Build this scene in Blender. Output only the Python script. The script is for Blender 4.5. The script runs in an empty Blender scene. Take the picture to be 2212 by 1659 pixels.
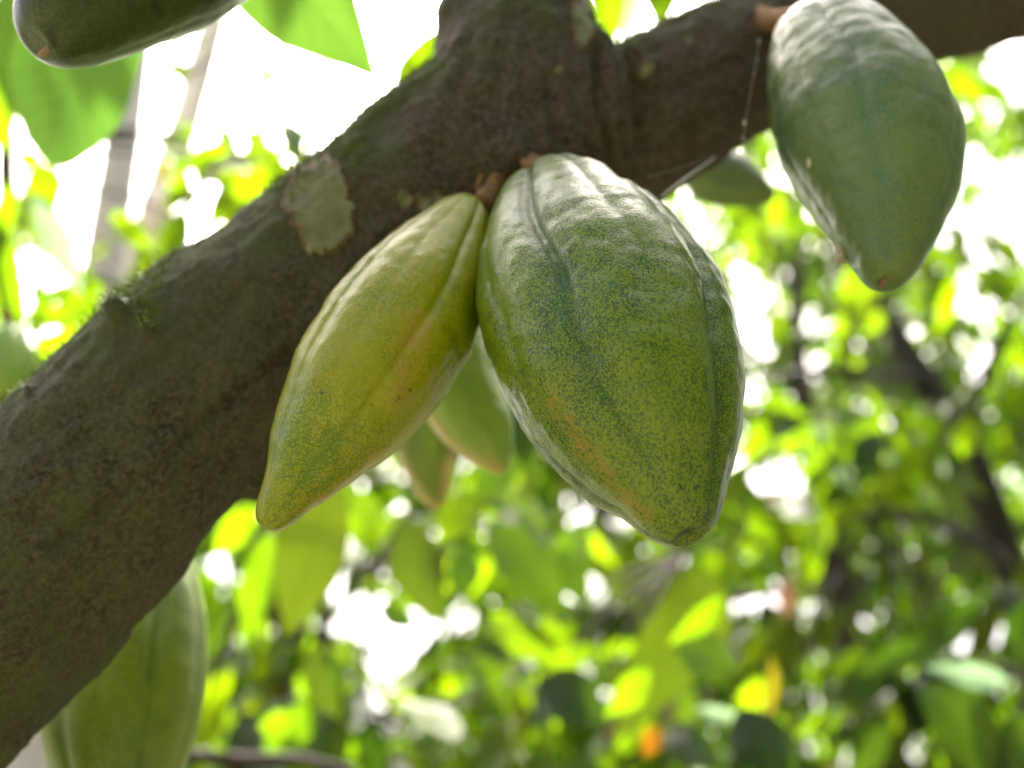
import bpy, bmesh, math, random
import numpy as np
from mathutils import Vector, Matrix, noise
from mathutils.bvhtree import BVHTree

rnd = random.Random(11)
sc = bpy.context.scene
COL = sc.collection

# ------------------------------------------------------------------ camera
PITCH = math.radians(28)
CAM = np.array([0.0, 0.0, 1.45])
RIGHT = np.array([1.0, 0.0, 0.0])
FWD = np.array([0.0, math.cos(PITCH), math.sin(PITCH)])
UP = np.array([0.0, -math.sin(PITCH), math.cos(PITCH)])
cd = bpy.data.cameras.new('camera')
cam = bpy.data.objects.new('camera', cd)
COL.objects.link(cam)
cam.location = CAM
cam.rotation_euler = (math.pi / 2 + PITCH, 0, 0)
cd.sensor_width = 17.3
cd.lens = 17.0
cd.clip_start = 0.01
cd.clip_end = 2000
cd.dof.use_dof = True
cd.dof.focus_distance = 0.335
cd.dof.aperture_fstop = 2.35
sc.camera = cam

# ------------------------------------------------------------------ sky, sun, exposure
SUN_EL, SUN_AZ = math.radians(56), math.radians(-9)      # azimuth from +Y towards +X
world = bpy.data.worlds.new('World')
sc.world = world
world.use_nodes = True
wn = world.node_tree
sky = wn.nodes.new('ShaderNodeTexSky')
sky.sky_type = 'NISHITA'
sky.sun_disc = False
sky.sun_elevation = SUN_EL
sky.sun_rotation = SUN_AZ
sky.air_density = 0.25
sky.dust_density = 10.0
sky.ozone_density = 0.3
bg = wn.nodes['Background']
bg.inputs['Strength'].default_value = 0.13
wn.links.new(sky.outputs[0], bg.inputs['Color'])
sd = bpy.data.lights.new('sun', 'SUN')
sun = bpy.data.objects.new('sun', sd)
COL.objects.link(sun)
sd.energy = 5.0
sd.angle = math.radians(0.6)
sd.color = (1.0, 0.95, 0.86)
sdir = Vector((math.sin(SUN_AZ) * math.cos(SUN_EL), math.cos(SUN_AZ) * math.cos(SUN_EL), math.sin(SUN_EL)))
sun.rotation_euler = sdir.to_track_quat('Z', 'Y').to_euler()
sun.location = sdir * 30
sc.view_settings.view_transform = 'Standard'
sc.view_settings.look = 'None'
sc.view_settings.gamma = 1.0
sc.view_settings.exposure = 2.55
sc.render.engine = 'CYCLES'
sc.cycles.use_denoising = True
sc.cycles.max_bounces = 8
sc.cycles.transmission_bounces = 6
sc.cycles.diffuse_bounces = 5
sc.cycles.sample_clamp_indirect = 8

# ------------------------------------------------------------------ helpers
FPX = 17 / 17.3 * 2212.0
CX, CY = 1106.0, 829.5

def cs(u, v, d):                       # view ray at depth d, camera axes
    return np.array([(u - CX) / FPX * d, (CY - v) / FPX * d, d])

def W(p):                              # camera axes to world
    p = np.asarray(p, float)
    return CAM + p[..., 0:1] * RIGHT + p[..., 1:2] * UP + p[..., 2:3] * FWD

def P(u, v, d):
    return W(cs(u, v, d))

def pix(w):                            # world to (u, v, depth)
    q = np.asarray(w, float) - CAM
    z = q @ FWD
    return np.stack([CX + q @ RIGHT / z * FPX, CY - q @ UP / z * FPX, z], -1)

def link(o, parent=None):
    COL.objects.link(o)
    if parent is not None:
        o.parent = parent
        o.matrix_parent_inverse = parent.matrix_world.inverted() if False else Matrix.Translation(-Vector(parent.location))
    return o

def mesh_obj(name, verts, faces, mat, parent=None, smooth=True, attrs=None, uvs=None):
    me = bpy.data.meshes.new(name)
    me.from_pydata([tuple(map(float, v)) for v in verts], [], [tuple(int(i) for i in f) for f in faces])
    if smooth:
        me.polygons.foreach_set('use_smooth', [True] * len(me.polygons))
    for k, a in (attrs or {}).items():
        at = me.attributes.new(k, 'FLOAT', 'POINT')
        at.data.foreach_set('value', np.asarray(a, np.float32))
    if mat:
        me.materials.append(mat)
    me.update()
    o = bpy.data.objects.new(name, me)
    return link(o, parent)

def empty(name, loc):
    o = bpy.data.objects.new(name, None)
    o.location = loc
    o.empty_display_size = 0.02
    COL.objects.link(o)
    return o

def tag(o, label=None, cat=None, group=None, kind=None):
    if label: o['label'] = label
    if cat: o['category'] = cat
    if group: o['group'] = group
    if kind: o['kind'] = kind
    return o

def catmull(pts, n):
    pts = np.asarray(pts, float)
    k = len(pts)
    x = np.linspace(0, k - 1, n)
    m = np.gradient(pts, axis=0)
    i = np.clip(x.astype(int), 0, k - 2)
    t = (x - i)[:, None]
    return ((2*t**3 - 3*t**2 + 1) * pts[i] + (t**3 - 2*t**2 + t) * m[i]
            + (-2*t**3 + 3*t**2) * pts[i+1] + (t**3 - t**2) * m[i+1])

def tube(pts, rad, seg=10, n=None, cap=True):
    """swept tube; pts (k,3) world, rad (k,)"""
    pts = np.asarray(pts, float); rad = np.asarray(rad, float)
    if n:
        q = catmull(np.column_stack([pts, rad]), n)
        pts, rad = q[:, :3], np.abs(q[:, 3])
    tan = np.gradient(pts, axis=0)
    tan /= np.linalg.norm(tan, axis=1)[:, None] + 1e-12
    ref = np.array([0.31, 0.2, 0.93]) if abs(tan[0] @ np.array([0.31, 0.2, 0.93])) < .9 else np.array([1.0, 0, 0])
    V = []
    a = np.cross(tan[0], ref); a /= np.linalg.norm(a)
    for c, t, r in zip(pts, tan, rad):
        a = a - t * (a @ t); a /= np.linalg.norm(a)
        b = np.cross(t, a)
        th = np.linspace(0, 2*np.pi, seg, endpoint=False)
        V.append(c + r * (np.cos(th)[:, None] * a + np.sin(th)[:, None] * b))
    V = np.concatenate(V)
    k = len(pts)
    F = []
    for i in range(k - 1):
        for j in range(seg):
            j2 = (j + 1) % seg
            F.append((i*seg + j, i*seg + j2, (i+1)*seg + j2, (i+1)*seg + j))
    if cap:
        F.append(tuple(range(seg))[::-1])
        F.append(tuple((k-1)*seg + j for j in range(seg)))
    return V, F

def fbm(v, s, octv=3, seed=0.0):
    p = Vector((v[0]*s + seed, v[1]*s - seed*.7, v[2]*s + seed*1.3))
    return noise.fractal(p, 1.0, 2.0, octv)

# ------------------------------------------------------------------ materials
class NT:
    def __init__(self, name):
        self.m = bpy.data.materials.new(name); self.m.use_nodes = True
        self.t = self.m.node_tree
        self.b = self.t.nodes['Principled BSDF']
        self.out = self.t.nodes['Material Output']
    def n(self, typ, **kw):
        x = self.t.nodes.new(typ)
        for k, v in kw.items():
            if k.startswith('i_'): x.inputs[k[2:].replace('_', ' ')].default_value = v
            else: setattr(x, k, v)
        return x
    def l(self, a, b): self.t.links.new(a, b)
    def mix(self, fac, a, b, mode='MIX'):
        x = self.n('ShaderNodeMix', data_type='RGBA', blend_type=mode)
        for s, v in ((0, fac), (6, a), (7, b)):
            if hasattr(v, 'is_output'): self.l(v, x.inputs[s])
            else: x.inputs[s].default_value = v if s == 0 else (*v, 1) if len(v) == 3 else v
        return x.outputs[2]
    def ramp(self, src, p0, p1, c0=(0, 0, 0), c1=(1, 1, 1)):
        x = self.n('ShaderNodeValToRGB')
        x.color_ramp.elements[0].position = p0; x.color_ramp.elements[1].position = p1
        x.color_ramp.elements[0].color = (*c0, 1); x.color_ramp.elements[1].color = (*c1, 1)
        self.l(src, x.inputs[0]); return x.outputs[0]
    def math(self, op, a, b=0.0, clamp=False):
        x = self.n('ShaderNodeMath', operation=op, use_clamp=clamp)
        for s, v in ((0, a), (1, b)):
            if hasattr(v, 'is_output'): self.l(v, x.inputs[s])
            else: x.inputs[s].default_value = v
        return x.outputs[0]
    def attr(self, k): return self.n('ShaderNodeAttribute', attribute_name=k).outputs['Fac']
    def noise(self, scale, detail=3, rough=.55, vec=None):
        x = self.n('ShaderNodeTexNoise'); x.inputs['Scale'].default_value = scale
        x.inputs['Detail'].default_value = detail; x.inputs['Roughness'].default_value = rough
        if vec is not None: self.l(vec, x.inputs['Vector'])
        return x.outputs[0]
    def bump(self, h, dist, strength=1.0, prev=None):
        x = self.n('ShaderNodeBump'); x.inputs['Distance'].default_value = dist
        x.inputs['Strength'].default_value = strength
        self.l(h, x.inputs['Height'])
        if prev is not None: self.l(prev, x.inputs['Normal'])
        return x.outputs[0]

def pod_material(name, base, base2, spot, scuff, spotcut=.47, rough=.38, dens=.5, sss=.0, coat=.34, coatw=.85, smin=.50, smax=.57):
    k = NT(name)
    geo = k.n('ShaderNodeNewGeometry').outputs['Position']
    big = k.noise(26, 3, .6, geo)
    mid = k.noise(150, 4, .65, geo)
    fine = k.noise(900, 3, .6, geo)
    vor = k.n('ShaderNodeTexVoronoi', feature='F1'); vor.inputs['Scale'].default_value = 1400
    vor.inputs['Randomness'].default_value = 1.0
    k.l(geo, vor.inputs['Vector'])
    ground = k.mix(k.ramp(big, .38, .66), base, base2)
    ground = k.mix(k.ramp(mid, .3, .75), ground, tuple(x * .72 for x in base), 'MIX') if False else ground
    # speckles: little yellow dots, merging in blotches where the coarser noises run high
    lift = k.math('ADD', k.math('MULTIPLY', mid, .9), k.math('MULTIPLY', big, 1.15))
    lift = k.math('SUBTRACT', lift, .2)
    lift = k.math('ADD', lift, k.math('MULTIPLY', k.attr('ridge'), .42))
    lift = k.math('ADD', lift, k.math('MULTIPLY', k.attr('scuff'), .35))
    thr = k.math('SUBTRACT', k.math('MULTIPLY', lift, .62), dens)
    dots = k.math('MULTIPLY', k.math('SUBTRACT', thr, k.math('SUBTRACT', vor.outputs['Distance'], spotcut)), 5.0, True)
    dots = k.math('MULTIPLY', dots, k.ramp(fine, .3, .55), True)
    col = k.mix(dots, ground, spot)
    sc_ = k.math('MULTIPLY', k.attr('scuff'), k.ramp(k.math('ADD', k.math('MULTIPLY', mid, .6), k.math('MULTIPLY', fine, .5)), smin, smax), True)
    col = k.mix(sc_, col, scuff)
    col = k.mix(k.math('MULTIPLY', k.attr('dark'), .85, True), col, (.03, .02, .012))
    les = k.math('MULTIPLY', k.ramp(k.noise(310, 2, .5, geo), .70, .75), k.ramp(k.noise(38, 2, .5, geo), .50, .58), True)
    col = k.mix(k.math('MULTIPLY', les, .8), col, (.05, .035, .015))
    sc2 = k.math('MULTIPLY', k.ramp(k.noise(75, 5, .75, geo), .62, .70), .22, True)
    col = k.mix(sc2, col, scuff)
    k.l(col, k.b.inputs['Base Color'])
    k.b.inputs['Roughness'].default_value = rough
    k.l(k.ramp(k.math('ADD', k.math('MULTIPLY', mid, .5), k.math('MULTIPLY', fine, .5)), .3, .7, (rough-.07,)*3, (rough+.14,)*3), k.b.inputs['Roughness'])
    k.b.inputs['Specular IOR Level'].default_value = .15
    k.b.inputs['Coat Weight'].default_value = coatw
    k.b.inputs['Coat Roughness'].default_value = coat
    k.b.inputs['Coat IOR'].default_value = 1.52
    if sss:
        k.b.inputs['Subsurface Weight'].default_value = sss
        k.b.inputs['Subsurface Radius'].default_value = (.006, .008, .002)
        k.b.inputs['Subsurface Scale'].default_value = .6
    b1 = k.bump(mid, .0009, .42)
    b2 = k.bump(k.math('SUBTRACT', 1.0, vor.outputs['Distance']), .00014, .7, b1)
    k.l(b2, k.b.inputs['Normal'])
    k.l(b2, k.b.inputs['Coat Normal'])
    return k.m

def bark_material(name, c1, c2, c3, moss=(.075, .115, .015), scale=1.0):
    k = NT(name)
    geo = k.n('ShaderNodeNewGeometry').outputs['Position']
    big = k.noise(14*scale, 4, .6, geo)
    mid = k.noise(70*scale, 6, .7, geo)
    fine = k.noise(420*scale, 4, .7, geo)
    col = k.mix(k.ramp(mid, .35, .65), c1, c2)
    col = k.mix(k.ramp(big, .45, .62), col, c3)
    col = k.mix(k.ramp(fine, .42, .75), col, tuple(min(1, x*1.9) for x in c2))
    col = k.mix(k.math('MULTIPLY', k.ramp(k.noise(6*scale, 3, .6, geo), .48, .62), .7), col, tuple(x*.8+y*.3 for x, y in zip(c2, (.06, .09, .03))))
    mm = k.math('MULTIPLY', k.attr('moss'), k.ramp(k.math('ADD', k.math('MULTIPLY', mid, .6), k.math('MULTIPLY', fine, .45)), .38, .62), True)
    col = k.mix(mm, col, moss)
    k.l(col, k.b.inputs['Base Color'])
    k.b.inputs['Roughness'].default_value = .85
    k.b.inputs['Specular IOR Level'].default_value = .25
    n = k.bump(mid, .004/scale, .7)
    n = k.bump(fine, .0012/scale, .8, n)
    k.l(n, k.b.inputs['Normal'])
    return k.m

def plain(name, c, rough=.7, c2=None, scale=60, bump=.0):
    k = NT(name)
    geo = k.n('ShaderNodeNewGeometry').outputs['Position']
    nz = k.noise(scale, 5, .65, geo)
    k.l(k.mix(k.ramp(nz, .35, .68), c, c2 or tuple(x*.6 for x in c)), k.b.inputs['Base Color'])
    k.b.inputs['Roughness'].default_value = rough
    if bump:
        k.l(k.bump(nz, bump, .8), k.b.inputs['Normal'])
    return k.m

def leaf_material(name, refl, trans, tw=.5, rough=.38, var=.35, spots=None):
    k = NT(name)
    uv = k.n('ShaderNodeUVMap').outputs[0]
    sep = k.n('ShaderNodeSeparateXYZ'); k.l(uv, sep.inputs[0])
    au = k.math('ABSOLUTE', sep.outputs[0])
    geo = k.n('ShaderNodeNewGeometry').outputs['Position']
    # side veins run from the midrib towards the tip
    ph = k.math('SUBTRACT', sep.outputs[1], k.math('MULTIPLY', au, .20))
    ph = k.math('ADD', ph, k.math('MULTIPLY', k.noise(14, 2, .5, geo), .09))
    w = k.math('ABSOLUTE', k.math('SUBTRACT', k.math('FRACT', k.math('MULTIPLY', ph, 11.0)), .5))
    vein = k.ramp(w, .0, .10, (1, 1, 1), (0, 0, 0))
    midrib = k.ramp(au, .02, .06, (1, 1, 1), (0, 0, 0))
    vein = k.math('MAXIMUM', k.math('MULTIPLY', vein, .55), midrib)
    rv = k.n('ShaderNodeObjectInfo').outputs['Random']
    nz = k.noise(9, 3, .6, geo)
    f = k.math('ADD', k.math('MULTIPLY', rv, .75), k.math('MULTIPLY', nz, .5), True)
    lo = tuple(x * (1 - var) for x in refl); hi = tuple(min(1, x * (1 + var)) for x in refl)
    tlo = (trans[0]*(1-var*1.15), trans[1]*(1-var*.75), trans[2]); thi = (min(1, trans[0]*(1+var*.9)), min(1, trans[1]*(1+var*.35)), trans[2])
    cr_ = k.mix(f, lo, hi); ct = k.mix(f, tlo, thi)
    if spots:
        m = k.ramp(k.noise(30, 4, .7, geo), .56, .66)
        cr_ = k.mix(m, cr_, spots); ct = k.mix(m, ct, spots)
    quilt = k.math('MULTIPLY', k.math('ADD', k.math('COSINE', k.math('MULTIPLY', ph, 69.1)), 1.0), .13)
    ct = k.mix(quilt, ct, tuple(x*.5 for x in trans))
    cr_ = k.mix(k.math('MULTIPLY', vein, .45), cr_, tuple(min(1, x*1.8+.02) for x in refl))
    ct = k.mix(k.math('MULTIPLY', vein, .6), ct, tuple(x*.55 for x in trans))
    k.l(cr_, k.b.inputs['Base Color'])
    k.b.inputs['Roughness'].default_value = rough
    k.b.inputs['Specular IOR Level'].default_value = .5
    k.l(k.bump(k.math('SUBTRACT', 1.0, vein), .0015, .6), k.b.inputs['Normal'])
    tr = k.n('ShaderNodeBsdfTranslucent'); k.l(ct, tr.inputs['Color'])
    mx = k.n('ShaderNodeMixShader'); mx.inputs[0].default_value = tw
    k.l(k.b.outputs[0], mx.inputs[1]); k.l(tr.outputs[0], mx.inputs[2])
    k.l(mx.outputs[0], k.out.inputs['Surface'])
    return k.m

M = {}
M['bark'] = bark_material('cacao_bark', (.028, .022, .019), (.092, .073, .061), (.064, .043, .033))
M['bark_dark'] = bark_material('dark_bark', (.03, .024, .02), (.07, .058, .05), (.045, .034, .03), scale=.4)
M['bark_pale'] = bark_material('bloom_pale_bark', (.68, .60, .55), (.82, .75, .70), (.74, .66, .61), scale=.3)  # pale grey bark raised towards white in colour, standing in for lens bloom
M['twig'] = plain('twig_bark', (.07, .05, .03), .8, (.035, .028, .016), 40)
M['lichen'] = plain('lichen_crust', (.25, .26, .15), .9, (.13, .145, .075), 90, .0012)
M['lichen_rim'] = plain('lichen_rim', (.20, .14, .08), .9, (.10, .08, .05), 200, .0006)
M['moss'] = plain('moss_green', (.18, .26, .025), .8, (.07, .12, .014), 200)
M['stem'] = plain('pod_stalk', (.40, .23, .10), .85, (.19, .10, .045), 320, .0009)
M['scar'] = plain('tip_scar', (.34, .19, .11), .85, (.12, .07, .04), 300, .0007)
M['scar_pale'] = plain('tip_scar_pale', (.62, .46, .34), .85, (.36, .24, .16), 200, .0006)
M['silk'] = plain('spider_silk', (.75, .75, .72), .4, (.6, .6, .58))
M['egg'] = plain('egg_case', (.72, .66, .50), .6, (.55, .48, .33), 400)
M['bug'] = plain('mealy_wax', (.62, .55, .45), .9, (.42, .35, .28), 500, .0008)
M['soil'] = plain('forest_floor', (.10, .08, .045), .95, (.045, .055, .02), 6, .03)
M['lf_bright'] = leaf_material('leaf_bright_green', (.075, .125, .012), (.205, .365, .002), .57, .42)
M['lf_green'] = leaf_material('leaf_mid_green', (.048, .095, .014), (.15, .295, .002), .49, .36)
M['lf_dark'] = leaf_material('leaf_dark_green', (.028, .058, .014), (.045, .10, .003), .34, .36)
M['lf_yellow'] = leaf_material('leaf_yellow', (.16, .14, .02), (.19, .18, .006), .46, .45, .2, (.17, .10, .03))
M['lf_olive'] = leaf_material('leaf_olive', (.05, .075, .010), (.062, .10, .003), .40, .42, .3)
M['lf_brown'] = leaf_material('leaf_dry_brown', (.22, .12, .075), (.17, .085, .045), .35, .6, .2)
M['lf_orange'] = leaf_material('leaf_orange', (.36, .15, .012), (.36, .15, .006), .5, .5, .15)
M['lf_soft'] = leaf_material('leaf_soft_green', (.06, .125, .03), (.07, .155, .014), .5, .45, .2)
M['lf_pale'] = leaf_material('leaf_pale_back', (.22, .30, .22), (.25, .38, .18), .4, .5, .2)

# ------------------------------------------------------------------ ground
gn = 40
gx = np.linspace(-1, 1, gn)
gx = np.sign(gx) * np.abs(gx)**2.2 * 300
gv = [(x, y, .08 * noise.noise(Vector((x*.15, y*.15, 0)))) for y in gx for x in gx]
gf = [(j*gn+i, j*gn+i+1, (j+1)*gn+i+1, (j+1)*gn+i) for j in range(gn-1) for i in range(gn-1)]
g = mesh_obj('ground', gv, gf, M['soil'])
tag(g, kind='structure')

# ------------------------------------------------------------------ the tree that carries the pods
ROOT = (-0.62, .36, 0.0)
tree = empty('cacao_tree', ROOT)
tag(tree, 'mossy brown forked cacao trunk with lichen, carrying the large green pods', 'tree')

trunk_path = [(-420, 1690, .39, 300), (-300, 1560, .395, 296), (-50, 1310, .41, 280), (165, 1100, .425, 262), (400, 845, .445, 243),
              (780, 558, .475, 234), (960, 405, .492, 226), (1120, 270, .51, 205), (1280, 250, .525, 185)]
stub_path = [(980, 460, .485, 175), (1070, 330, .49, 196), (1108, 180, .502, 180), (1108, 60, .52, 160), (1102, -80, .545, 155), (1095, -300, .60, 150)]
right_path = [(1090, 420, .52, 150), (1250, 335, .535, 160), (1400, 248, .545, 168), (1620, 137, .56, 148), (1800, 62, .57, 138), (1990, 2, .585, 136),
              (2180, -50, .60, 134), (2420, -110, .62, 130)]
def px_tube(path, seg=40, n=60):
    pts = [P(u, v, d) for u, v, d, h in path]
    rad = [h * d / FPX for u, v, d, h in path]
    return tube(pts, rad, seg, n)
V, F = [], []
off = 0
parts = [px_tube(trunk_path), px_tube(stub_path), px_tube(right_path)]
# knots and snapped twig stubs
for (u, v, d), (u2, v2, d2), r0, r1 in [((268, 690, .405), (236, 648, .405), .005, .003), ((326, 724, .40), (292, 664, .382), .004, .002),
                                        ((70, 860, .40), (48, 826, .40), .005, .003), ((1378, 150, .50), (1362, 92, .49), .011, .003),
                                        ((1310, 340, .50), (1322, 250, .485), .012, .006), ((560, 1040, .44), (545, 1075, .44), .010, .006)]:
    parts.append(tube([P(u, v, d), (P(u, v, d)+P(u2, v2, d2))/2, P(u2, v2, d2)], [r0, (r0+r1)/2, r1], 14))
for v_, f_ in parts:
    V.append(v_); F += [tuple(i + off for i in f) for f in f_]; off += len(v_)
V = np.concatenate(V)
tmp = mesh_obj('tmp_trunk', V, F, None)
md = tmp.modifiers.new('r', 'REMESH'); md.mode = 'VOXEL'; md.voxel_size = .0026
ms = tmp.modifiers.new('s', 'SMOOTH'); ms.factor = .5; ms.iterations = 6
dg = bpy.context.evaluated_depsgraph_get()
ev = tmp.evaluated_get(dg).to_mesh()
nv = len(ev.vertices)
tv = np.empty(nv*3, np.float32); ev.vertices.foreach_get('co', tv); tv = tv.reshape(-1, 3).astype(float)
tn = np.empty(nv*3, np.float32); ev.vertices.foreach_get('normal', tn); tn = tn.reshape(-1, 3).astype(float)
tf = [tuple(p.vertices) for p in ev.polygons]
tmp.evaluated_get(dg).to_mesh_clear()
bpy.data.objects.remove(tmp)
dis = np.empty(nv)
moss = np.empty(nv)
adir = P(780, 558, .475) - P(165, 1100, .425); adir /= np.linalg.norm(adir)
for i in range(nv):
    p = tv[i]
    q = p - adir * (p @ adir) * .75          # bark relief is drawn out along the limb
    a = fbm(p, 26, 3)
    b = fbm(q, 110, 3, 5)
    c = fbm(p, 330, 2, 9)
    dis[i] = 0.0040*a + .0015*b + .0007*c
    moss[i] = min(1, max(0, (tn[i, 2] + .10)*1.0 + .55*fbm(p, 18, 2, 3) + .25*a))
pj_ = pix(tv)
front = np.einsum('ij,ij->i', tn, tv-CAM) < 0
def near_line(pts):
    d = np.full(nv, 1e9)
    for (x0, y0), (x1, y1) in zip(pts[:-1], pts[1:]):
        dx, dy = x1-x0, y1-y0
        t = np.clip(((pj_[:, 0]-x0)*dx+(pj_[:, 1]-y0)*dy)/(dx*dx+dy*dy), 0, 1)
        d = np.minimum(d, np.hypot(pj_[:, 0]-x0-t*dx, pj_[:, 1]-y0-t*dy))
    return d
for pts, dep, wid, rim in [([(1288, 110), (1296, 190), (1300, 260), (1318, 330), (1308, 400)], .0055, 11, .0022),
                           ([(1335, 270), (1348, 330), (1340, 400)], .004, 8, .002), ([(1262, 300), (1280, 350), (1275, 400)], .003, 8, .002),
                           ([(1180, 60), (1190, 180), (1215, 300)], .0016, 12, .001), ([(1020, 40), (1010, 160), (960, 280)], .0014, 12, .001),
                           ([(1100, 20), (1085, 150), (1060, 260)], .0012, 10, .001), ([(180, 900), (330, 790), (520, 640)], .0014, 12, .001),
                           ([(120, 1180), (330, 1010), (520, 850), (640, 760)], .0018, 12, .0012), ([(60, 1040), (210, 930)], .0014, 11, .001),
                           ([(1420, 200), (1560, 150), (1650, 110)], .0016, 10, .001), ([(1450, 300), (1580, 235)], .0014, 9, .001)]:
    d = near_line(pts) + 5*np.array([noise.noise(Vector(q)*140) for q in tv]) if len(pts) else 0
    dis += np.where(front, -dep*np.exp(-(d/wid)**2)+rim*np.exp(-((d-2.4*wid)/wid)**2), 0)
for (u, v, rad, h) in [(1092, 338, 42, .0065), (1650, 45, 34, .004), (45, 770, 26, .0), (80, 1320, 16, .003), (560, 700, 40, .002), (880, 300, 45, .002)]:
    d = np.hypot(pj_[:, 0]-u, pj_[:, 1]-v)
    dis += np.where(front, h*np.exp(-(d/rad)**2), 0)
tv = tv + tn * dis[:, None]
trunk = mesh_obj('trunk', tv, tf, M['bark'], tree, attrs={'moss': np.clip(moss + .12 + .42*np.clip((-.03-tv[:, 0])/.14, 0, 1), 0, 1)})
bvh = BVHTree.FromPolygons([Vector(v) for v in tv], tf)
camv = Vector(CAM)
def on_trunk(u, v):
    dr = Vector(P(u, v, 1.0)) - camv
    h = bvh.ray_cast(camv, dr.normalized())
    return h[0], h[1]

# trunk below and limb above the picture
low = [P(-380, 1650, .39), P(-560, 1900, .385), np.array([-.50, .33, .75]), np.array([-.60, .36, .3]), np.array(ROOT) - np.array([0, 0, .1])]
V, F = tube(low, [.052, .056, .06, .07, .10], 24, 30)
mesh_obj('trunk_base', V, F, M['bark'], tree)
hi = [P(1095, -280, .60), P(1090, -600, .72), np.array([.02, .75, 2.7]), np.array([.15, .9, 3.5])]
V, F = tube(hi, [.041, .038, .03, .012], 16, 30)
mesh_obj('limb', V, F, M['bark'], tree)
hi2 = [P(2400, -104, .618), P(2800, -260, .7), np.array([1.0, .8, 2.1]), np.array([1.6, 1.0, 2.8])]
V, F = tube(hi2, [.037, .034, .026, .01], 16, 30)
mesh_obj('limb', V, F, M['bark'], tree)

V, F = tube([P(1095, -270, .595), P(900, -350, .575), P(650, -385, .555), P(300, -520, .57), P(0, -700, .62)], [.02, .014, .012, .010, .005], 14, 30)
mesh_obj('limb', V, F, M['bark'], tree)
# moss tufts on the upper sides
mv, mf = [], []
cand = [i for i in range(nv) if moss[i] > .40]
rnd.shuffle(cand)
for i in cand[:26000]:
    p, n_ = tv[i], tn[i]
    if pix(p)[2] > .9: continue
    for _ in range(2):
        dr = n_ * 1.0 + np.array([rnd.gauss(0, .6), rnd.gauss(0, .6), rnd.gauss(.15, .6)])
        dr /= np.linalg.norm(dr)
        L = rnd.uniform(.0006, .0026) * (.6 + moss[i])
        s = np.cross(dr, [rnd.gauss(0, 1), rnd.gauss(0, 1), rnd.gauss(0, 1)]); s /= np.linalg.norm(s) + 1e-9
        o = p + np.array([rnd.gauss(0, .0012) for _ in range(3)])
        k0 = len(mv)
        mv += [o - s*.0004, o + s*.0004, o + dr*L]
        mf.append((k0, k0+1, k0+2))
mo = mesh_obj('moss', mv, mf, M['moss'], trunk, smooth=False)
tag(mo, kind='stuff')

# lichen crusts lying on the bark
def lichen(outline, lift=.0009, rings=16, seg=72, seed=1):
    o = np.array(outline, float); c = o.mean(0)
    ang = np.linspace(0, 2*np.pi, seg, endpoint=False)
    oa = np.arctan2(o[:, 1]-c[1], o[:, 0]-c[0]); orr = np.hypot(*(o-c).T)
    srt = np.argsort(oa); oa, orr = oa[srt], orr[srt]
    R = np.interp(ang, np.concatenate([oa-2*np.pi, oa, oa+2*np.pi]), np.tile(orr, 3))
    R = R * np.array([1 + .16*noise.noise(Vector((math.cos(a)*4+seed, math.sin(a)*4, 0))) + .17*noise.noise(Vector((math.cos(a)*13, math.sin(a)*13+seed, 0))) for a in ang])
    V, last = [], None
    for k in range(rings + 1):
        f = k / rings
        for a, r in zip(ang, R):
            u, v = c[0] + math.cos(a)*r*f, c[1] + math.sin(a)*r*f
            h, n_ = on_trunk(u, v)
            if h is None:
                h, n_ = last
            last = (h, n_)
            e = lift * (1 if f < .93 else (1-f)/.07*1.3-.3) * (1 + .5*noise.noise(Vector((u*.06, v*.06, seed)))) + (.0005 if .78 < f < .95 else 0)
            V.append(np.array(h) + np.array(n_) * e)
    F = []
    for k in range(rings):
        for j in range(seg):
            j2 = (j+1) % seg
            F.append((k*seg+j, k*seg+j2, (k+1)*seg+j2, (k+1)*seg+j))
    ob = mesh_obj('lichen_patch', V, F, M['lichen'], trunk)
    ob.data.materials.append(M['lichen_rim'])
    for i, p in enumerate(ob.data.polygons):
        kk, j = divmod(i, seg)
        p.material_index = 1 if kk >= rings-2-(noise.noise(Vector((j*.25, seed, 0))) > .1) and noise.noise(Vector((j*.13, 3+seed, 0))) > -.25 else 0
    return ob
lichen([(622, 388), (655, 352), (700, 338), (735, 345), (740, 375), (757, 388), (752, 420), (770, 460), (762, 505), (735, 535), (695, 555), (660, 538), (640, 500), (625, 465), (605, 440)], seed=2)
lichen([(1240, 2), (1262, -20), (1282, 10), (1284, 60), (1272, 95), (1250, 118), (1240, 80), (1238, 40)], seed=5, rings=10, seg=48)
for q in range(6):
    u0 = rnd.uniform(480, 1250); v0 = 1010-.76*u0*.87+rnd.uniform(-110, 330)
    if q > 3: u0, v0 = rnd.uniform(1290, 1640), rnd.uniform(60, 300)
    if on_trunk(u0, v0)[0] is None or on_trunk(u0+25, v0)[0] is None or on_trunk(u0-25, v0)[0] is None or on_trunk(u0, v0-25)[0] is None: continue
    r0 = rnd.uniform(9, 22)
    lichen([(u0+math.cos(k)*r0*rnd.uniform(.6, 1.3), v0+math.sin(k)*r0*rnd.uniform(.7, 1.6)) for k in np.linspace(0, 5.6, 9)], lift=.0003, rings=6, seg=26, seed=q*3.1)

# ------------------------------------------------------------------ pods
def cr(xs, ys, x):
    n = len(xs); h = xs[1]-xs[0]
    i = np.clip(((x-xs[0])/h).astype(int), 0, n-2); t = (x-xs[i])/h
    m = np.gradient(ys, h)
    m[0] = 2*(ys[1]-ys[0])/h-m[1]; m[-1] = 2*(ys[-1]-ys[-2])/h-m[-2]
    return (2*t**3-3*t**2+1)*ys[i]+(t**3-2*t**2+t)*h*m[i]+(-2*t**3+3*t**2)*ys[i+1]+(t**3-t**2)*h*m[i+1]

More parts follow.
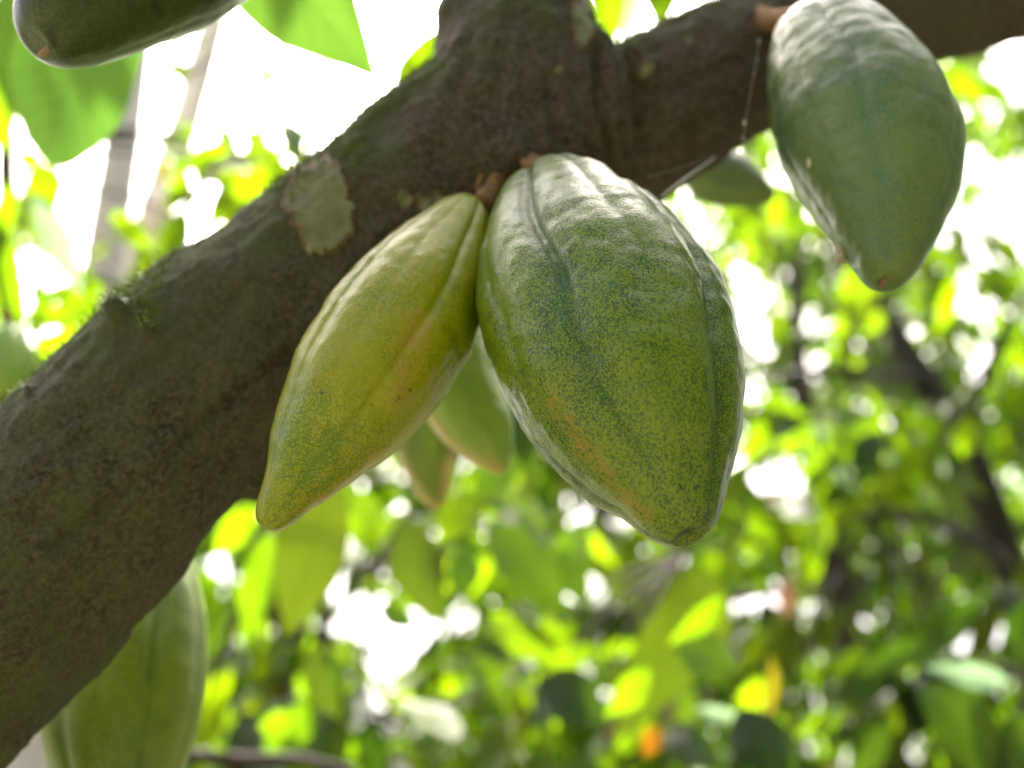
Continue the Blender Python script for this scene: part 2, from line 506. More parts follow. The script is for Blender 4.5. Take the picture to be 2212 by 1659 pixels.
def make_pod(label, mat, par, db, dt, NS=150, NTH=180, amp=.05, rot=0.0, lump=1.0, dimple=.0015, scuffs=(), darks=(),
             stem=None, scar=None, seed=0.0):
    p = np.array(par, float)
    B, T = cs(p[0], p[1], db), cs(p[2], p[3], dt)
    phi = np.linspace(0, np.pi, NS); s = (1-np.cos(phi))/2
    ax = T-B; L = np.linalg.norm(ax); a = ax/L
    lat = np.cross(a, [0, 0, 1.]); lat /= np.linalg.norm(lat); w = np.cross(a, lat)
    c = B+np.outer(s, ax)+np.outer(np.sin(np.pi*s)*p[4]*1e-3+np.sin(2*np.pi*s)*p[5]*1e-3, lat)
    r = np.abs(cr(np.linspace(0, np.pi, 11), np.concatenate([[0], p[6:15], [0]])*1e-3, phi))
    th = np.linspace(0, 2*np.pi, NTH, endpoint=False)
    A = amp * np.interp(s, [0, .05, .15, .45, .8, .95, 1], [1.5, 1.5, 1.3, .85, .55, .35, .1])
    X = np.empty((NS, NTH, 3)); ridge = np.empty((NS, NTH))
    for i in range(NS):
        wob = .10*noise.noise(Vector((s[i]*4, seed, 1.7)))
        soft = np.interp(s[i], [0, .35, .8], [.55, .75, 1.1])
        t2 = th + wob + rot
        g1 = np.abs(np.sin(2.5*t2))**soft; g2 = np.abs(np.sin(5*t2))**soft
        g = .62*g1+.38*g2
        ridge[i] = g
        df = np.abs(((t2*5/math.pi+.5) % 1)-.5)
        rr = r[i]*(1+A[i]*(g-.72)-A[i]*.28*np.exp(-(df/.09)**2)*(.5+.5*np.cos(5*t2)))
        ring = np.cos(th)[:, None]*lat+np.sin(th)[:, None]*w
        X[i] = c[i]+rr[:, None]*ring
    if dimple:
        X -= (a*dimple)[None, None]*(np.exp(-((1-s)/.006)**2))[:, None, None]
    Xw = W(X).reshape(-1, 3)
    Cw = W(c)
    # soft warts and wrinkles on the skin
    out = np.empty_like(Xw)
    for i in range(NS):
        for j in range(NTH):
            k = i*NTH+j
            q = Xw[k]
            nrm = q-Cw[i]; ln = np.linalg.norm(nrm)+1e-9
            h = .0010*fbm(q, 55, 2, seed)+.0004*fbm(q, 190, 2, seed+4)
            out[k] = q+nrm/ln*h*lump*min(1, r[i]/.012)
    Xw = out
    F = []
    for i in range(NS-1):
        for j in range(NTH):
            j2 = (j+1) % NTH
            F.append((i*NTH+j, (i+1)*NTH+j, (i+1)*NTH+j2, i*NTH+j2))
    pj = pix(Xw)
    vis = np.einsum('ij,ij->i', Xw-np.repeat(Cw, NTH, 0), Xw-CAM) < 0
    def locate(u, v):
        dd = np.hypot(pj[:, 0]-u, pj[:, 1]-v)+np.where(vis, 0, 1e5)
        return Xw[np.argmin(dd)], int(np.argmin(dd))
    def mask(items):
        m = np.zeros(len(Xw))
        for pts, wid in items:
            q = [locate(*z)[0] for z in pts]
            if len(q) == 1: q = q*2
            for z0, z1 in zip(q[:-1], q[1:]):
                dv = z1-z0; t = np.clip(((Xw-z0)@dv)/(dv@dv+1e-12), 0, 1)
                d = np.linalg.norm(Xw-(z0+t[:, None]*dv), axis=1)
                m = np.maximum(m, np.clip(1.25-d/wid, 0, 1))
        return m
    root = empty('cacao_pod', Vector(Cw[0]))
    tag(root, label, 'cacao pod', 'cacao pods')
    hb = mesh_obj('husk', Xw, F, mat, root, attrs={'ridge': ridge.ravel(), 'scuff': mask(scuffs), 'dark': mask(darks)})
    bm = bmesh.new(); bm.from_mesh(hb.data)
    bmesh.ops.remove_doubles(bm, verts=bm.verts, dist=1e-6)
    bmesh.ops.recalc_face_normals(bm, faces=bm.faces); bm.to_mesh(hb.data); bm.free()
    if stem:
        pts = [P(*z[:3]) for z in stem]
        V, F = tube(pts, [z[3] for z in stem], 14, 18)
        V = np.array([q + .0008*np.array([fbm(q, 160, 2, 1), fbm(q, 160, 2, 2), fbm(q, 160, 2, 3)]) for q in V])
        mesh_obj('stem', V, F, M['stem'], root)
    if scar:
        (u, v), rad = scar[:2]
        q0, k0 = locate(u, v)
        i0 = k0//NTH
        nn = q0-Cw[max(0, min(NS-1, i0-6))]; nn /= np.linalg.norm(nn)
        e1 = np.cross(nn, UP); e1 /= np.linalg.norm(e1); e2 = np.cross(nn, e1)
        V, F = [q0+nn*.0012], []
        for rr in (.55, 1.0):
            for j in range(16):
                an = j/16*2*np.pi
                R_ = rad*rr*(1+.35*noise.noise(Vector((math.cos(an)*2+u, math.sin(an)*2, 4))))
                V.append(q0+(math.cos(an)*e1+math.sin(an)*e2)*R_+nn*(.0010 if rr < .9 else -.0008))
        F += [(0, 1+j, 1+(j+1) % 16) for j in range(16)]
        F += [(1+j, 17+j, 17+(j+1) % 16, 1+(j+1) % 16) for j in range(16)]
        mesh_obj('tip_scar', V, F, scar[2] if len(scar) > 2 else M['scar'], hb)
    return root, locate

pm_main = pod_material('pod_skin_speckled', (.024, .080, .004), (.042, .118, .005), (.19, .275, .003), (.27, .22, .02), dens=.455)
pm_yel = pod_material('pod_skin_yellowing', (.12, .215, .003), (.285, .32, .001), (.35, .36, .001), (.40, .29, .035), dens=.41, rough=.4)
pm_blue = pod_material('pod_skin_bluish', (.075, .145, .065), (.11, .19, .075), (.16, .235, .05), (.4, .3, .2), dens=.45, rough=.40, coat=.38, coatw=.7)
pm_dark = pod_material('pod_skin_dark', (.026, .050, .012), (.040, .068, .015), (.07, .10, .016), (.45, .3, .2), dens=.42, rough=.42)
pm_pale = pod_material('pod_skin_pale', (.16, .34, .04), (.25, .44, .07), (.30, .44, .05), (.60, .42, .15), dens=.45, rough=.4, smin=.36, smax=.52)
pm_far = pod_material('pod_skin_ribbed', (.07, .125, .02), (.11, .17, .025), (.18, .21, .02), (.58, .42, .15), dens=.45, rough=.42, smin=.36, smax=.52)
pm_low = pod_material('pod_skin_low', (.065, .155, .014), (.12, .225, .014), (.21, .28, .01), (.26, .22, .02), dens=.42, rough=.42)

pod_main, loc_main = make_pod('largest speckled green cacao pod with tan streak, hanging at the fork', pm_main,
    [1175.5, 398.5, 1494.1, 1169.6, -0.8, 0.1, 16.6, 26.0, 35.2, 42.8, 45.2, 40.8, 31.2, 18.2, 9.4], .432, .312,
    NS=220, NTH=260, amp=.125, rot=.037, seed=1.0, dimple=.0032,
    scuffs=[([(1190, 860), (1240, 940), (1290, 1010), (1340, 1060), (1392, 1112)], .0045)],
    darks=[([(1490, 1160)], .0030), ([(1490, 1160), (1478, 1182)], .0012)],
    stem=[(1120, 318, .47, .0075), (1140, 350, .455, .006), (1168, 392, .436, .0065)])
pod_yel, _ = make_pod('slender yellow green cacao pod slanting across the trunk', pm_yel,
    [1020.5, 435.7, 570.0, 1143.0, -2.5, -0.5, 8.8, 14.2, 21.0, 27.6, 29.0, 26.0, 18.0, 10.6, 5.8], .428, .345,
    NS=190, NTH=200, amp=.075, rot=.6, lump=.8, seed=3.0, dimple=.0006,
    scuffs=[([(930, 905), (850, 970), (760, 1040), (690, 1095)], .006), ([(900, 700), (860, 850)], .007)],
    stem=[(1094, 332, .468, .0052), (1084, 358, .452, .0040), (1064, 402, .443, .0036), (1036, 440, .43, .0045)])
pod_right, loc_right = make_pod('plump bluish green cacao pod with brown tip, below the branch beside bright sky', pm_blue,
    [1769.4, 57.8, 1920.0, 615.1, -8.8, 1.4, 20.1, 27.9, 32.7, 37.0, 37.6, 31.8, 23.3, 14.9, 8.7], .485, .39,
    NS=190, NTH=220, amp=.05, rot=.1, lump=.85, seed=7.0,
    stem=[(1640, 40, .53, .007), (1668, 46, .515, .006), (1740, 50, .49, .008)], scar=((1905, 609), .0026))
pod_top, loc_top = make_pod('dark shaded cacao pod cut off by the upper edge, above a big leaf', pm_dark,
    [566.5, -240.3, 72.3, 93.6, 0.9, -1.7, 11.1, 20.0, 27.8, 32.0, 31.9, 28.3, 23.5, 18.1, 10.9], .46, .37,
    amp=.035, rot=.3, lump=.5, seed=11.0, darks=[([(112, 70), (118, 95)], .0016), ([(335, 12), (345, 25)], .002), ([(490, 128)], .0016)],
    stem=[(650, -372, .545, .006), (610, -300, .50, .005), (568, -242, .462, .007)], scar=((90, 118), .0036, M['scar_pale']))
pod_behind, _ = make_pod('pale green cacao pod with tan streak, hidden behind the largest pod', pm_pale,
    [960.4, 610.5, 1086.4, 1025.0, 10.7, 0.9, 9, 17, 22, 25, 25, 23, 19.0, 12.0, 5.0], .60, .56,
    NS=90, NTH=120, amp=.09, rot=.5, seed=15.0, stem=[(935, 520, .525, .006), (945, 570, .57, .005), (961, 612, .602, .006)], scuffs=[([(935, 915), (985, 985), (1050, 1028)], .011)])
pod_far, _ = make_pod('small olive cacao pod with tan ribs, hanging behind the slender yellow pod', pm_far,
    [912.7, 802.1, 942.6, 1102.5, 2.6, 0.1, 7.6, 13.0, 19.4, 22.0, 22.6, 19.5, 14.6, 9.6, 4.4], .72, .68,
    NS=80, NTH=110, amp=.10, rot=.0, seed=19.0, stem=[(860, 560, .53, .006), (890, 690, .63, .005), (912, 803, .722, .006)], scuffs=[([(855, 985), (885, 1050), (925, 1100)], .009), ([(975, 1000), (960, 1085)], .008)])
pod_low, _ = make_pod('big blurred green cacao pod hanging beneath the lower end of the trunk', pm_low,
    [328.1, 1150.6, 251.1, 1842.3, 5.5, 0.5, 13.1, 23.5, 32.0, 38.5, 40.7, 37.1, 29.4, 19.0, 7.9], .56, .47,
    NS=110, NTH=150, amp=.14, rot=.2, lump=.5, seed=23.0,
    stem=[(338, 1080, .585, .007), (333, 1115, .575, .006), (328, 1152, .56, .008)])
pod_dim, _ = make_pod('dim green cacao pod beneath the branch, between the two plump pods', pm_blue,
    [1480.3, 352.9, 1672.4, 428.0, -0.2, 0.4, 8.0, 14.0, 18.5, 20.0, 19.4, 16.5, 12.6, 8.0, 4.0], .72, .695, NS=70, NTH=100, amp=.06, lump=.6, seed=27.0,
    stem=[(1470, 235, .595, .005), (1474, 300, .66, .004), (1482, 354, .722, .005)])
pod_grey, _ = make_pod('pale greyish cacao pod blurred behind the upper edge of the trunk', pm_pale,
    [20, 700, 10, 950, 0, 0, 10, 20, 28, 33, 35, 33, 28, 20, 10], 1.0, .96, NS=60, NTH=90, amp=.06, seed=31.0, stem=[(17, 650, 1.022, .006), (19, 680, 1.008, .005), (20, 702, 1.0, .006)])

# dried flower stalks and bracts at the cushion over the pods
for pts in ([(1075, 345, .452, .0025), (1045, 372, .446, .0022), (1028, 412, .444, .0006)],
            [(1098, 338, .452, .003), (1120, 343, .446, .0028), (1136, 356, .441, .0008)],
            [(1085, 333, .455, .0026), (1064, 350, .448, .002), (1050, 380, .446, .0006)]):
    V, F = tube([P(*z[:3]) for z in pts], [z[3] for z in pts], 9, 12)
    V = np.array([q + .0012*np.array([fbm(q, 200, 2, 1), fbm(q, 200, 2, 2), fbm(q, 200, 2, 3)]) for q in V])
    mesh_obj('dry_flower_stalk', V, F, M['stem'], tree)

# small things on the pods, and spider silk
def blob(center, r3, n=10, m=14, jag=.2, seed=0):
    V, F = [], []
    for i in range(n+1):
        for j in range(m):
            a, b = math.pi*i/n, 2*math.pi*j/m
            q = np.array([math.sin(a)*math.cos(b), math.sin(a)*math.sin(b), math.cos(a)])
            q = q*(1+jag*noise.noise(Vector(q*2.2)+Vector((seed, 0, 0))))
            V.append(center+q[0]*r3[0]*RIGHT+q[1]*r3[1]*FWD+q[2]*r3[2]*UP)
    for i in range(n):
        for j in range(m):
            F.append((i*m+j, (i+1)*m+j, (i+1)*m+(j+1) % m, i*m+(j+1) % m))
    return V, F
q, _k = loc_right(1748, 352)
V, F = blob(q, (.0011, .0010, .0021), jag=.15)
tag(mesh_obj('insect_egg', V, F, M['egg']), 'tiny cream insect egg stuck on the bluish green pod', 'insect egg')
q, _k = loc_right(1812, 548)
V, F = blob(q, (.0028, .003, .0052), jag=.5, seed=4)
tag(mesh_obj('mealybug_cluster', V, F, M['bug']), 'fuzzy grey wax clump in the notch near the pod tip', 'mealybug')

th = empty('spider_thread', Vector(P(1641, 80, .47)))
tag(th, 'thin hanging spider thread with glinting droplets beside the plump bluish pod', 'spider thread')
V, F = tube([P(1641, 80, .47), P(1628, 165, .465), P(1615, 235, .46), P(1605, 302, .455)], [.00007]*4, 6, 24)
mesh_obj('strand', V, F, M['silk'], th)
for u, v, r in ((1640, 90, .0004), (1629, 160, .0003), (1608, 266, .0007), (1605, 300, .0004), (1635, 128, .0003)):
    d = .47-.015*(v-80)/222
    V, F = blob(P(u, v, d), (r, r, r*1.8), 6, 8, .1)
    mesh_obj('droplet', V, F, M['silk'], th)
th = empty('cobweb_strand', Vector(P(1430, 420, .47)))
tag(th, 'pale cobweb strand stretched from the largest pod to the branch underside', 'cobweb')
V, F = tube([P(1428, 425, .44), P(1480, 385, .46), P(1545, 340, .50)], [.0003, .0006, .0003], 6, 14)
mesh_obj('strand', V, F, M['silk'], th)
V, F = tube([P(1400, 382, .45), P(1470, 362, .47), P(1545, 338, .50)], [.00006]*3, 5, 14)
mesh_obj('strand', V, F, M['silk'], th)

# ------------------------------------------------------------------ leaves
def leaf_grid(nl, nw, wid, droop, fold, wave, seed, curl=0.0, blunt=0.0):
    V, F, UVs = [], [], []
    for i in range(nl+1):
        t = i/nl
        # cacao leaf: oblong, widest past the middle, drawn-out tip
        wv = wid*(math.sin(math.pi*t**.92)**(.8-.32*blunt) if t < .99 else 0)
        if t > .62: wv *= 1-(.42-.37*blunt)*((t-.62)/.38)**.9
        wv = max(wv, .004)
        y = math.sin(droop*t)/droop if droop > 1e-3 else t
        zc = -(1-math.cos(droop*t))/droop if droop > 1e-3 else 0
        for j in range(nw+1):
            x = j/nw*2-1
            z = zc+fold*abs(x)*wv - curl*x*x*wv + wave*math.sin(t*13+seed+(2 if x > 0 else 0))*abs(x)*wid
            V.append((x*wv, y, z)); UVs.append((x, t))
    for i in range(nl):
        for j in range(nw):
            a = i*(nw+1)+j
            F.append((a, a+1, a+nw+2, a+nw+1))
    return V, F, UVs

def leaf_mesh(mat, nl, nw, *a):
    V, F, UVs = leaf_grid(nl, nw, *a)
    me = bpy.data.meshes.new('leaf')
    me.from_pydata(V, [], F)
    me.polygons.foreach_set('use_smooth', [True]*len(F))
    uv = me.uv_layers.new(name='UVMap')
    for l in me.loops:
        uv.data[l.index].uv = UVs[l.vertex_index]
    me.materials.append(mat)
    return me
SHAPES = [(.17, .55, .26, .10, 0.), (.20, 1.0, .18, .14, 2.), (.15, .85, .36, .09, 4.), (.185, .35, .30, .12, 1.), (.22, .3, .10, .07, 3., 0., 1.)]
LEAF = {k: [leaf_mesh(M['lf_'+k], 8, 4, *s) for s in SHAPES] for k in ('bright', 'green', 'dark', 'yellow', 'olive', 'brown', 'orange', 'pale', 'soft')}

def frame(base, tip, nrm):
    y = np.asarray(tip, float)-base; L = np.linalg.norm(y); y /= L
    n = np.asarray(nrm, float); n = n-y*(n@y); n /= np.linalg.norm(n)+1e-9
    x = np.cross(y, n)
    return Matrix(((x[0]*L, y[0]*L, n[0]*L, base[0]), (x[1]*L, y[1]*L, n[1]*L, base[1]), (x[2]*L, y[2]*L, n[2]*L, base[2]), (0, 0, 0, 1)))

def add_leaf(parent, me, base, tip, nrm, wscale=1.0):
    o = bpy.data.objects.new('leaf', me)
    COL.objects.link(o)
    o.parent = parent
    mw = frame(base, tip, nrm) @ Matrix.Diagonal((wscale, 1, 1, 1))
    o.matrix_local = Matrix.Translation(-Vector(parent.location)) @ mw
    return o

def twig(parent, pts, rad, name='twig', mat=None, seg=7, n=14):
    V, F = tube(pts, rad, seg, n)
    return mesh_obj(name, V, F, mat or M['twig'], parent)

# openings where the sky shows: directions (u, v, ru, rv)
GAPS = [(480, 1208, 42, 40), (500, 1120, 22, 18), (655, 1250, 42, 34), (735, 1245, 44, 44), (812, 1190, 28, 24), (812, 1240, 34, 20), (790, 1315, 95, 50),
        (835, 1385, 62, 58), (905, 1350, 48, 52), (985, 1318, 36, 42), (1048, 1108, 20, 24), (1095, 1165, 34, 50), (1125, 1200, 36, 38), (960, 1215, 34, 26),
        (972, 1272, 20, 18), (1100, 1028, 18, 14), (820, 1455, 24, 26), (820, 1515, 36, 30), (832, 1570, 26, 40), (835, 1622, 20, 18), (850, 1085, 26, 22),
        (1612, 640, 50, 72), (1680, 1020, 84, 50), (1760, 752, 44, 30), (1605, 478, 20, 18), (1650, 468, 18, 16), (1640, 720, 42, 40), (2060, 1355, 52, 50),
        (2110, 1330, 60, 40), (2080, 1295, 40, 26), (2165, 1370, 34, 34), (1960, 700, 44, 34), (2000, 740, 40, 30), (2100, 640, 60, 40), (2120, 760, 40, 50),
        (2185, 160, 60, 60), (2190, 420, 50, 100), (2120, 330, 40, 50), (2050, 270, 30, 40), (1720, 650, 36, 50), (1930, 870, 22, 30), (1690, 850, 30, 24), (1640, 820, 20, 38),
        (1468, 1258, 22, 32), (1500, 1245, 18, 24), (1660, 1270, 30, 40), (1600, 1285, 36, 30), (1700, 1300, 34, 30)]
GAPS = [(a, b, c*.84, e*.84) for a, b, c, e in GAPS]
GAPS += [(170, 470, 60, 110), (75, 285, 28, 45), (405, 510, 46, 66), (190, 690, 62, 40), (32, 590, 30, 70), (250, 380, 40, 60)]
def in_gap(w, shrink=1.0):
    u, v, d = pix(w)
    for a, b, c_, e in GAPS:
        if ((u-a)/(c_*shrink))**2+((v-b)/(e*shrink))**2 < 1: return True
    return False

def hidden(w):
    """behind the trunk or the near pods: nothing of it would show"""
    u, v, d = pix(w)
    return False

TOCAM = -FWD
def rand_leaf(parent, base, L, pal, droopy=.75, mask=True):
    for _ in range(5):
        yaw = rnd.uniform(0, 2*math.pi)
        dn = rnd.gauss(droopy, .28)
        dr = np.array([math.cos(yaw)*(1-abs(dn)*.55), math.sin(yaw)*(1-abs(dn)*.55), -dn]); dr /= np.linalg.norm(dr)
        tip = base+dr*L
        n = np.array([rnd.gauss(0, 1), rnd.gauss(-.35, 1), rnd.gauss(.45, .6)])
        if mask and (in_gap(tip) or in_gap((base+tip)/2) or in_gap(base*.25+tip*.75) or in_gap(base, .9)):
            continue
        kind = rnd.choices(list(pal), list(pal.values()))[0]
        return (rnd.choice(LEAF[kind]), base, tip, n, rnd.uniform(.85, 1.25))
    return None

def crown(parent, limbs, regions, per=7):
    """limbs: lists of world points; regions: (u0,u1,v0,v1,d0,d1,n_leaves,len0,len1,palette)"""
    lp = np.concatenate([catmull(np.array(l), 24) for l in limbs])
    for (u0, u1, v0, v1, d0, d1, n, l0, l1, pal) in regions:
        made = 0; tries = 0
        while made < n and tries < n*3:
            c = P(rnd.uniform(u0, u1), rnd.uniform(v0, v1), rnd.uniform(d0, d1)); tries += per
            k = np.argmin(np.linalg.norm(lp-c, axis=1)+.6*np.maximum(0, c[2]-lp[:, 2]))
            s0 = lp[k]
            dirn = c-s0; dl = np.linalg.norm(dirn)+1e-6
            side = np.cross(dirn/dl, [0, 0, 1.0])
            end = c+dirn/dl*rnd.uniform(.08, .2)
            mid = (s0+c)/2+np.array([0, 0, .12*dl])+side*rnd.uniform(-.1, .1)*dl
            got = []
            for j in range(rnd.randint(per-2, per+2)):
                t = rnd.uniform(0, 1)
                b = c+(end-c)*t+np.array([rnd.gauss(0, .05), rnd.gauss(0, .05), rnd.gauss(0, .03)])
                lf = rand_leaf(parent, b, rnd.uniform(l0, l1), pal)
                if lf: got.append(lf); made += 1
                if made >= n: break
            own = parent
            if len(got) >= 2 and not in_gap(c):
                a = s0 if dl < .9 else c-dirn/dl*.9
                own = twig(parent, [a, (a+c)/2+np.array([0, 0, .03]), c, end], [.006, .005, .0035, .002], seg=5, n=7)
            for lf in got: add_leaf(own, *lf)

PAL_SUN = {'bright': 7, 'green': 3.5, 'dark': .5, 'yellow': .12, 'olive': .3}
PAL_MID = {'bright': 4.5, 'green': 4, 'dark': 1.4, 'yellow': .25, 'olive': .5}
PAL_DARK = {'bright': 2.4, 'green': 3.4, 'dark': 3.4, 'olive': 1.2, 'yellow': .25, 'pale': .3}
def W3(*p): return np.array(p, float)
def hero(parent, items):
    for (bu, bv, bd, tu, tv_, td, hw, kind, shape, roll) in items:
        b, t = P(bu, bv, bd), P(tu, tv_, td)
        L = np.linalg.norm(t-b)
        n = TOCAM*1.0+RIGHT*roll+UP*.25
        want = 2*hw*((bd+td)/2)/FPX
        ws = want/(2*SHAPES[shape][0]*L)
        me = leaf_mesh(M['lf_'+kind], 22, 10, *SHAPES[shape])
        lo = add_leaf(parent, me, b, t, n, ws)
        back = b-(t-b)/L*.03+np.array([0, 0, .012])
        pt = twig(None, [back, (back+b)/2+np.array([0, 0, .002]), b], [.0022, .002, .0018], 'petiole', M['twig'], 6, 6)
        pt.parent = lo
        pt.matrix_parent_inverse = (Matrix.Translation(Vector(parent.location)) @ lo.matrix_local).inverted()

# --- tree with dark leaning trunk
t1 = empty('cacao_tree', (2.1, 3.0, 0))
tag(t1, 'dark leaning trunk and dense leaves behind the plump bluish pod', 'tree', 'plantation trees behind')
tr1 = [W3(2.1, 3.0, -.1), P(2330, 1550, 3.5), P(2185, 1230, 3.6), P(2080, 960, 3.75), P(1900, 680, 4.0), P(1790, 480, 4.25), P(1700, 200, 4.6)]
twig(t1, tr1, [.1, .075, .068, .064, .056, .045, .02], 'trunk', M['bark_dark'], 14, 40)
lb1 = [[P(2080, 960, 3.75), P(2150, 760, 3.0), P(2260, 560, 3.2)], [P(1990, 820, 3.85), P(1800, 800, 3.1), P(1640, 820, 3.4)], [P(2185, 1230, 3.6), P(2000, 1120, 2.7), P(1800, 1120, 2.9)]]
for l in lb1: twig(t1, l, [.022, .016, .008], 'limb', M['bark_dark'], 9, 16)
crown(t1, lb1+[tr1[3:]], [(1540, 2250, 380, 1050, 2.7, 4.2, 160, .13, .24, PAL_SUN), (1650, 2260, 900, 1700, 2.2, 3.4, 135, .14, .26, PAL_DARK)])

# --- tree further back on the same side
t2 = empty('cacao_tree', (1.9, 5.2, 0))
tag(t2, 'far sunlit cacao tree filling the gap between the two plump pods', 'tree', 'plantation trees behind')
tr2 = [W3(1.9, 5.2, -.1), W3(1.85, 5.25, 1.2), P(1760, 1000, 5.4), P(1720, 700, 5.7), P(1740, 420, 6.1)]
twig(t2, tr2, [.09, .08, .065, .05, .02], 'trunk', M['bark_dark'], 12, 30)
lb2 = [[P(1760, 1000, 5.4), P(1950, 800, 5.4), P(2120, 640, 5.5)], [P(1735, 850, 5.5), P(1560, 700, 5.4), P(1480, 560, 5.3)], [P(1740, 900, 5.5), P(1850, 1100, 5.0), P(2000, 1250, 4.8)]]
for l in lb2: twig(t2, l, [.03, .02, .01], 'limb', M['bark_dark'], 8, 14)
crown(t2, lb2+[tr2[2:]], [(1470, 2240, 330, 1100, 4.6, 6.4, 195, .18, .30, PAL_SUN), (1500, 2240, 1000, 1500, 4.2, 6.0, 80, .18, .30, PAL_MID), (1960, 2240, 130, 460, 4.6, 6.0, 26, .18, .28, PAL_SUN)])

# --- tree in the middle, its foliage under the pods
t3 = empty('cacao_tree', (.35, 3.4, 0))
tag(t3, 'cacao tree with yellowing hanging leaves below the tip of the largest pod', 'tree', 'plantation trees behind')
tr3 = [W3(.35, 3.4, -.1), W3(.36, 3.4, .9), P(1330, 1750, 3.7), P(1380, 1400, 3.8), P(1300, 1100, 4.0), P(1330, 800, 4.4)]
twig(t3, tr3, [.08, .07, .06, .05, .035, .015], 'trunk', M['bark_dark'], 12, 36)
lb3 = [[P(1380, 1400, 3.8), P(1560, 1300, 3.2), P(1800, 1270, 2.6)], [P(1350, 1300, 3.8), P(1200, 1150, 3.0), P(1050, 1080, 2.4)], [P(1380, 1450, 3.7), P(1450, 1250, 2.6), P(1480, 1180, 1.7)]]
for l in lb3: twig(t3, l, [.024, .015, .006], 'limb', M['bark_dark'], 8, 16)
crown(t3, lb3+[tr3[2:]], [(1120, 1650, 980, 1350, 2.6, 4.4, 140, .14, .25, PAL_SUN), (1000, 1750, 1300, 1720, 1.9, 3.6, 135, .13, .24, PAL_MID)])
hero(t3, [(1490, 1215, 1.45, 1440, 1650, 1.3, 84, 'olive', 1, .5), (1500, 1225, 1.5, 1572, 1400, 1.45, 42, 'olive', 2, -.3), (1465, 1395, 1.2, 1600, 1450, 1.15, 46, 'dark', 0, .1), (1400, 1440, 1.25, 1330, 1560, 1.2, 34, 'green', 1, .3), (1690, 1300, 2.2, 1725, 1490, 2.1, 44, 'olive', 2, .5), (1660, 1410, 1.9, 1690, 1590, 1.85, 16, 'yellow', 2, .5), (1560, 1290, 1.3, 1470, 1400, 1.25, 26, 'green', 2, .4),
          (1055, 1130, 1.7, 1235, 1330, 1.6, 62, 'dark', 0, .2), (1205, 1180, 1.8, 1275, 1320, 1.75, 34, 'dark', 3, .1), (1060, 1330, 1.6, 1215, 1430, 1.5, 40, 'green', 1, 0),
          (1700, 1240, 1.9, 1700, 1340, 1.85, 20, 'brown', 3, .1), 
          (1420, 1570, 1.6, 1395, 1630, 1.55, 24, 'orange', 3, .1), (1340, 1470, 1.5, 1372, 1592, 1.45, 19, 'brown', 3, .1),
          (1312, 1520, 1.5, 1318, 1606, 1.45, 15, 'brown', 3, 0), (1600, 1530, 1.3, 1720, 1720, 1.2, 75, 'dark', 0, .2), (1500, 1530, 1.5, 1620, 1560, 1.45, 16, 'pale', 2, .1),
          (1180, 1460, 1.5, 1300, 1560, 1.4, 60, 'dark', 0, -.2), (1000, 1400, 1.8, 1170, 1370, 1.7, 30, 'dark', 3, .1), (1640, 1460, 1.7, 1600, 1600, 1.65, 32, 'bright', 1, .2)])

# --- sapling at the lower corner with big dark leaves
t4 = empty('cacao_sapling', (1.2, 1.2, 0))
tag(t4, 'sapling with large very dark leaves in the lower corner', 'sapling', 'plantation trees behind')
st4 = [W3(1.2, 1.2, -.05), W3(1.15, 1.25, .8), P(2250, 1800, 1.55), P(2230, 1500, 1.6), P(2120, 1420, 1.65)]
twig(t4, st4, [.018, .015, .012, .009, .004], 'stem', M['bark_dark'], 8, 24)
hero(t4, [(1980, 1480, 1.4, 2260, 1700, 1.3, 84, 'dark', 2, .5), (2180, 1480, 1.6, 2040, 1440, 1.55, 26, 'pale', 2, .3), (2240, 1540, 1.4, 2140, 1760, 1.35, 70, 'dark', 3, -.2),
          (2120, 1290, 1.9, 1900, 1480, 1.8, 44, 'dark', 2, .2), (2230, 1290, 1.8, 2190, 1480, 1.75, 44, 'dark', 0, -.1), (1900, 1530, 1.6, 1860, 1700, 1.55, 44, 'dark', 0, .2)])

# --- low bush and branch at the bottom, left of the middle
t5 = empty('cacao_tree', (-.55, 2.3, 0))
tag(t5, 'low leafy cacao tree with a dark crossing branch below the slender yellow pod', 'tree', 'plantation trees behind')
tr5 = [W3(-.55, 2.3, -.1), W3(-.54, 2.3, .8), P(520, 1800, 2.45), P(600, 1500, 2.6), P(640, 1200, 2.8), P(660, 1000, 3.0)]
twig(t5, tr5, [.06, .055, .046, .04, .028, .012], 'trunk', M['bark_dark'], 12, 36)
lb5 = [[P(560, 1700, 2.5), P(480, 1640, 1.6), P(400, 1632, 1.2)], [P(600, 1500, 2.6), P(740, 1300, 2.2), P(900, 1090, 1.8)], [P(620, 1350, 2.7), P(560, 1200, 2.0), P(640, 1040, 1.4)], [P(600, 1500, 2.6), P(800, 1560, 2.4), P(1000, 1500, 2.2)]]
for l in lb5: twig(t5, l, [.016, .011, .005], 'limb', M['bark_dark'], 8, 16)
twig(t5, [P(380, 1628, 1.2), P(520, 1640, 1.22), P(640, 1640, 1.25), P(760, 1665, 1.3)], [.007, .0075, .007, .006], 'limb', M['bark_dark'], 8, 12)
crown(t5, lb5+[tr5[2:]], [(420, 1000, 1080, 1700, 1.9, 3.4, 170, .13, .24, PAL_MID), (430, 800, 1300, 1680, 1.6, 2.6, 40, .12, .2, PAL_MID), (860, 1200, 980, 1300, 1.9, 3.2, 40, .13, .22, PAL_DARK)])
